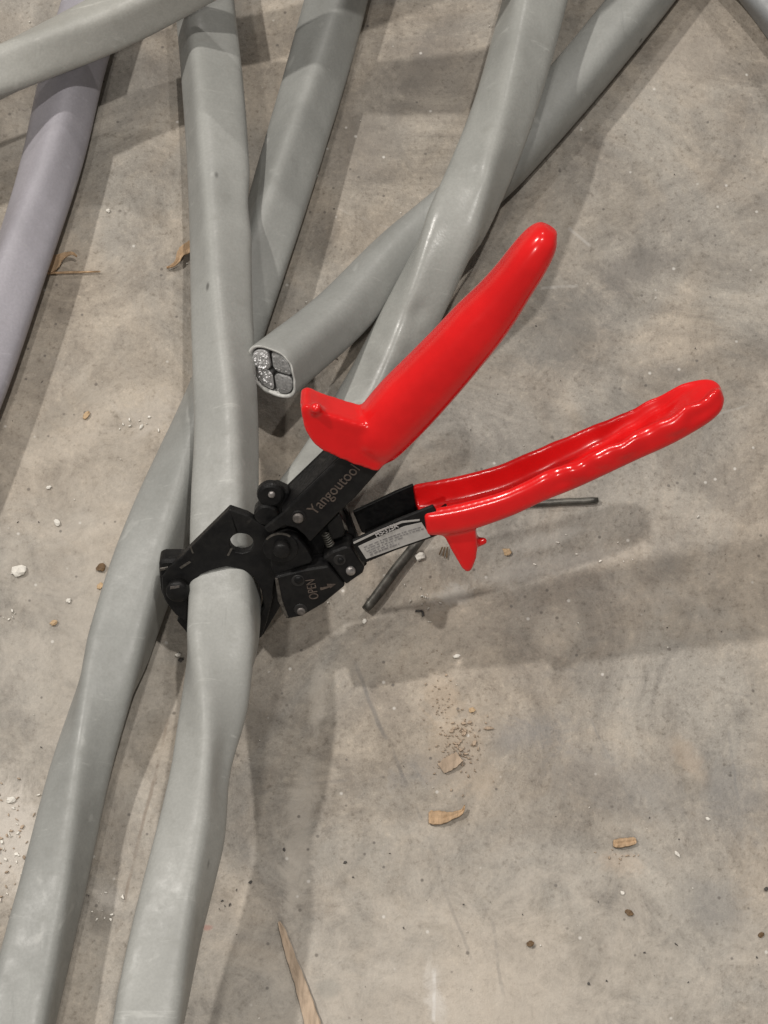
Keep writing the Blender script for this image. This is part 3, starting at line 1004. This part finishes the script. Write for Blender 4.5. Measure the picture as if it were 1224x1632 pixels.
sweep(bm, rows, prof_lo, 140, 60, 0.20)
add_prism(bm, poly([(690, 848), (708, 857), (720, 880), (736, 907), (744, 914), (752, 911), (759, 893), (762, 874), (758, 845), (740, 830), (700, 832)], 0.0060), -EN * 0.0105)
add_cyl(bm, tp(757, 865, -0.001), (EX * 1.0 + EY * 0.25), 0.0022, 0.0042, 14, 0.0016, 0.001)
bmesh.ops.triangulate(bm, faces=[f for f in bm.faces if len(f.verts) > 4])
finish_grip("lower_grip", bm, 0.0006, it=18)


# ------------------------------------------------------------------ loose pieces on the floor
def rod(x0, y0, x1, y1, r, label):
    a, b = at(x0, y0, r), at(x1, y1, r)
    n = 24
    rings = []
    d = (b - a).normalized()
    u = Vector((0, 0, 1))
    v = d.cross(u)
    bm = bmesh.new()
    for i in range(n + 1):
        f = i / n
        c = a + (b - a) * f + v * 0.0004 * noise.noise(Vector((f * 5, x0, 0)))
        rr = r * (1 + 0.05 * noise.noise(Vector((f * 9, y0, 0)))) * (0.8 if i in (0, n) else 1)
        if i in (0, n):
            c += d * (0.0004 if i == 0 else -0.0004) * -1
        rings.append([c + (u * math.cos(k * math.pi / 8) + v * math.sin(k * math.pi / 8)) * rr for k in range(16)])
    add_rings(bm, rings)
    o = obj("metal_rod", bm, M_ROD)
    put(o, label, "rod", "short metal rods under the cutter")


rod(583, 970, 740, 766, 0.0021, "thick dull metal rod sticking out below the white label")
rod(952, 797, 780, 806, 0.0014, "thin dark metal rod under the lower red grip")


def chip(name, px, py, r, mat, label, cat, asp=1.0, ang=0.0, h=0.45, seed=0, z=0.0, group=None):
    """an angular crumb: a squashed, jagged block lying on the slab"""
    rnd = random.Random(seed * 13 + 5)
    c = at(px, py, z)
    k = mmpx(c)
    bm = bmesh.new()
    bmesh.ops.create_icosphere(bm, subdivisions=2, radius=1)
    sx, sy, sz = r * k, r * k * asp, min(r * k * h, r * k * asp * h * 1.4)
    ca, sa = math.cos(ang), math.sin(ang)
    off = Vector((rnd.uniform(0, 50), rnd.uniform(0, 50), 0))
    for v in bm.verts:
        p = v.co * (1 + 0.55 * noise.noise(v.co * 1.6 + off) + 0.25 * noise.noise(v.co * 4 + off))
        x, y, zz = p.x * sx, p.y * sy, max(p.z, -0.55) * sz + sz * 0.55
        v.co = Vector((c.x + x * ca - y * sa, c.y + x * sa + y * ca, z + zz * 1.0))
    o = obj(name, bm, mat, smooth=False)
    put(o, label, cat, group)
    return o


for i, (n_, px, py, r, m, asp, ang, lab_, cat) in enumerate((
        ("plaster_chip", 30, 911, 13, M_PLA, 0.85, 0.3, "largest white plaster chip on the slab left of the flat cable", "chip"),
        ("plaster_chip", 91, 833, 7, M_PLA, 0.65, -0.9, "white oval chip above the largest white plaster chip", "chip"),
        ("plaster_chip", 78, 777, 5, M_PLA, 0.6, 0.5, "small pale grey chip nearest above the white oval chip", "chip"),
        ("plaster_chip", 109, 957, 5, M_PLA, 0.8, 0.5, "small white crumb above the orange crumb beside the flat cable", "chip"),
        ("wood_crumb", 86, 993, 8, M_TAN, 0.65, 0.3, "orange tan crumb below the largest white plaster chip", "crumb"),
        ("wood_crumb", 138, 662, 9, M_TAN, 0.55, 1.0, "elongated tan crumb on the floor between lilac and flat cables", "crumb"),
        ("wood_crumb", 160, 934, 7, M_TAN, 0.7, 0.9, "tan crumb touching the left side of the flat cable", "crumb"),
        ("wood_crumb", 161, 905, 9, M_BRN, 0.8, 0.4, "brown rusty flake beside the flat cable, above a tan crumb", "crumb"),
        ("plaster_chip", 669, 887, 10, M_PLA, 0.7, 0.4, "pale chip beside the thick rod, left of the lower guard", "chip"),
        ("wood_crumb", 808, 880, 9, M_TAN, 0.7, -0.3, "tan chip on the floor right of the lower red guard", "crumb"),
        ("plaster_chip", 728, 1046, 7, M_PLA, 0.55, 0.1, "white flat chip in the handle shadow below the lower guard", "chip"),
        ("plaster_chip", 581, 990, 5, M_PLA, 0.7, 1.3, "bright white crumb just below the tip of the thick rod", "chip"),
        ("wood_crumb", 752, 1132, 6, M_TAN, 0.8, 0.2, "tan crumb topmost in the sawdust patch", "crumb"),
        ("wood_crumb", 778, 1161, 9, M_WOOD2, 0.35, 0.0, "peach splinter bit at the right of the sawdust patch", "crumb"),
        ("plaster_chip", 1079, 1361, 7, M_PLA, 0.5, -0.8, "white sliver right of the small wood chip", "chip"),
        ("plaster_chip", 1128, 1305, 5, M_PLA, 0.5, -0.4, "tiny white sliver near the right edge above the other sliver", "chip"),
        ("plaster_chip", 992, 1423, 4, M_PLA, 0.9, 0.0, "round white speck above the brown seed-like crumb", "chip"),
        ("brown_crumb", 1002, 1455, 8, M_BRN, 0.65, -0.5, "brown seed-like crumb below the small wood chip", "crumb"),
        ("brown_crumb", 845, 1504, 7, M_BRN, 0.8, 0.3, "dark brown crumb low in the bare middle of the floor", "crumb"),
        ("dark_crumb", 1213, 1490, 6, M_BRN, 0.8, 0.3, "dark crumb beside the right edge, lower corner", "crumb"),
        ("dark_crumb", 1221, 1417, 4, M_DKC, 0.9, 0.3, "dark bit cut off by the right edge, above the other crumb", "crumb"),
        ("dark_crumb", 288, 1052, 5, M_DKC, 0.8, 0.3, "dark pebble in the gap left of the gripped cable", "crumb"),
        ("plaster_chip", 284, 1044, 5, M_PLA, 0.8, 0.3, "white crumb on the dark pebble left of the gripped cable", "chip"),
        ("dark_crumb", 399, 1406, 3.5, M_DKC, 0.8, 0.3, "small dark crumb right of the gripped cable, low in view", "crumb"),
        ("plaster_chip", 18, 1275, 8, M_PLA, 0.7, 0.2, "white chip at the left edge above the pale scuffed patch", "chip"),
        ("plaster_chip", 172, 336, 4, M_PLA, 0.8, 0.2, "white speck between the lilac cable and the gripped cable", "chip"),
        ("plaster_chip", 225, 680, 6, M_PLA, 0.4, 1.1, "white flake on the slab just left of the flat cable top", "chip"))):
    chip(n_, px, py, r * 0.85, m, lab_, cat, asp, ang, 0.5, i)


def sliver(name, pts, mat, label, cat, th=0.0012, curl=0.0, seed=0, group=None):
    """split piece of wood; pts: (px, py, half width px, lift in metres)"""
    rows = []
    for (px, py, hw, lift) in pts:
        p = at(px, py, 0)
        rows.append((p.x, p.y, lift, hw * mmpx(p)))
    N = (len(rows) - 1) * 8
    sm = [spline(rows, (len(rows) - 1) * i / N) for i in range(N + 1)]
    bm = bmesh.new()
    rings = []
    for i, (x, y, z, w_) in enumerate(sm):
        a_, b_ = sm[max(0, i - 1)], sm[min(N, i + 1)]
        d = Vector((b_[0] - a_[0], b_[1] - a_[1], 0)).normalized()
        s_ = Vector((-d.y, d.x, 0))
        ring = []
        for (u, v) in ((-1, 0), (-1, .8), (-.55, 1.0), (-.1, .75), (.35, 1.05), (.8, .9), (1, .5), (1, 0), (.4, -.1), (-.4, -.1)):
            jit = 1 + 0.16 * noise.noise(Vector((i * 0.45 + seed, u * 2.1, v)))
            zz = max(0.0, z + th * v * (0.9 + 0.3 * noise.noise(Vector((i * .3, u * 3, seed)))) + curl * u * u + (0.1 * th))
            ring.append(Vector((x, y, 0)) + s_ * u * w_ * jit + Vector((0, 0, zz)))
        rings.append(ring)
    add_rings(bm, rings)
    o = obj(name, bm, mat, smooth=False)
    put(o, label, cat, group)
    return o


sliver("wood_splinter", [(445, 1470, 2, .0006), (451, 1486, 5, .0008), (463, 1524, 7, .0008), (476, 1560, 8.5, .0008), (489, 1600, 11, .0008), (503, 1650, 13, .0008), (518, 1710, 15, .0008)], M_WOOD2,
       "long pale wood splinter pointing up from the bottom edge", "splinter", 0.0010, 0.0002, 1)
sliver("wood_splinter", [(66, 437, 1.6, .0003), (95, 436, 1.8, .0004), (130, 435, 1.5, .0004), (160, 434, 1.0, .0003)], M_WOOD,
       "thin straight wood sliver sticking out right of the lilac cable", "splinter", 0.0008, 0, 2)
sliver("wood_splinter", [(74, 428, 14, .0004), (88, 420, 12, .0006), (100, 414, 6, .002), (116, 412, 3, .004), (124, 415, 1.5, .003)], M_WOOD,
       "curled brown shaving against the right side of the lilac cable", "splinter", 0.0008, 0.0006, 3)
sliver("wood_splinter", [(266, 429, 1.5, .0003), (276, 426, 3, .0006), (284, 420, 4, .0016), (288, 410, 6, .0016), (295, 402, 9, .0010), (308, 392, 9, .0006)], M_WOOD,
       "orange torn wood shaving tucked against the gripped cable's left side", "splinter", 0.0010, 0.0008, 4)
sliver("wood_chip", [(683, 1304, 9, .0003), (690, 1304, 11, .0004), (706, 1304, 10, .0006), (720, 1301, 6, .0006), (730, 1298, 5, .0008), (737, 1294, 3, .0012), (740, 1286, 1, .0016)], M_WOOD,
       "pale orange wood chip with a frayed tip below the sawdust", "splinter", 0.0014, 0.0001, 5)
sliver("wood_chip", [(977, 1345, 5, .0003), (984, 1345, 7, .0004), (998, 1343, 7, .0004), (1009, 1341, 6, .0004), (1013, 1340, 4, .0004)], M_WOOD,
       "small oval wood chip alone on the floor at the right", "splinter", 0.0014, 0, 6)
sliver("wood_chip", [(703, 1226, 9, .0002), (712, 1220, 11, .0004), (722, 1214, 11, .0008), (732, 1207, 9, .0010)], M_WOOD2,
       "tan flat wood flake lying in the sawdust patch", "splinter", 0.0007, 0.0002, 7)
# bent staple
bm = bmesh.new()
w3 = [at(662, 974, .0006), at(673, 974, .0006), at(675, 982, .0006)]
for a_, b_ in ((w3[0], w3[1]), (w3[1], w3[2])):
    add_cyl(bm, a_, b_ - a_, 0.0005, (b_ - a_).length, 8)
put(obj("bent_staple", bm, M_DKC), "tiny dark bent staple on the floor below the thick rod", "staple")
# little bristle of wood at the lower guard
bm = bmesh.new()
for i in range(3):
    p, q_ = at(705 + i * 4, 872, 0.001), at(700 + i * 6, 884 + i * 3, 0.0006)
    add_cyl(bm, p, q_ - p, 0.0003, (q_ - p).length, 6)
o = obj("fibre", bm, M_BRN)
put(o, "thin brown fibres on the floor beside the lower red guard", "fibre", None, "stuff")


def scatter(name, spots, mat, label, seed):
    rnd = random.Random(seed)
    bm = bmesh.new()
    for (cx, cy, sx_, sy_, cnt, r0, r1) in spots:
        for _ in range(cnt):
            px, py = rnd.gauss(cx, sx_), rnd.gauss(cy, sy_)
            c = at(px, py, 0)
            k = mmpx(c)
            r = rnd.uniform(r0, r1) * k
            ang = rnd.uniform(0, 6.28)
            asp = rnd.uniform(0.15, 0.7)
            h = r * rnd.uniform(0.3, 0.7)
            pts = []
            m_ = rnd.choice((4, 5, 6))
            for q in range(m_):
                a_ = 2 * math.pi * (q + rnd.uniform(-.3, .3)) / m_
                x, y = math.cos(a_) * r, math.sin(a_) * r * asp
                pts.append(Vector((c.x + x * math.cos(ang) - y * math.sin(ang), c.y + x * math.sin(ang) + y * math.cos(ang), h)))
            bv = [bm.verts.new(p) for p in pts]
            fv = [bm.verts.new((c.x + (p.x - c.x) * 1.15, c.y + (p.y - c.y) * 1.15, -0.0004)) for p in pts]
            bm.faces.new(bv)
            for q in range(m_):
                bm.faces.new((fv[q], fv[(q + 1) % m_], bv[(q + 1) % m_], bv[q]))
    o = obj(name, bm, mat, smooth=False)
    put(o, label, None, None, "stuff")


scatter("sawdust", [(733, 1185, 22, 34, 130, 0.7, 2.4), (700, 1115, 14, 26, 40, 0.7, 2.2), (738, 1180, 14, 18, 26, 2.0, 5.0), (985, 1365, 16, 8, 14, 1, 2.6), (20, 1340, 22, 50, 40, 1.2, 4)], M_WOOD2,
        "sawdust and tiny wood shreds scattered in small patches on the slab", 11)
scatter("white_grit", [(680, 955, 18, 12, 12, 1.2, 3.4), (612, 420, 380, 260, 30, 0.6, 1.7), (612, 1200, 400, 280, 45, 0.6, 1.7), (225, 680, 16, 12, 9, 1.2, 3.2), (10, 985, 12, 8, 6, 1.4, 3.2),
                       (20, 1360, 25, 50, 24, 1.4, 4), (170, 1440, 16, 22, 12, 1.2, 3.6), (560, 540, 25, 40, 8, 1, 2.4), (900, 860, 90, 30, 10, 1, 3)], M_PLA,
        "fine white crumbs of plaster strewn over the slab", 12)
scatter("dark_grit", [(612, 1200, 420, 280, 40, 0.6, 1.7), (612, 400, 420, 260, 30, 0.6, 1.6), (360, 1400, 25, 90, 10, 1.2, 3), (900, 1480, 200, 90, 16, 1.2, 3.2)], M_DKC,
        "fine dark grit strewn over the slab", 13)
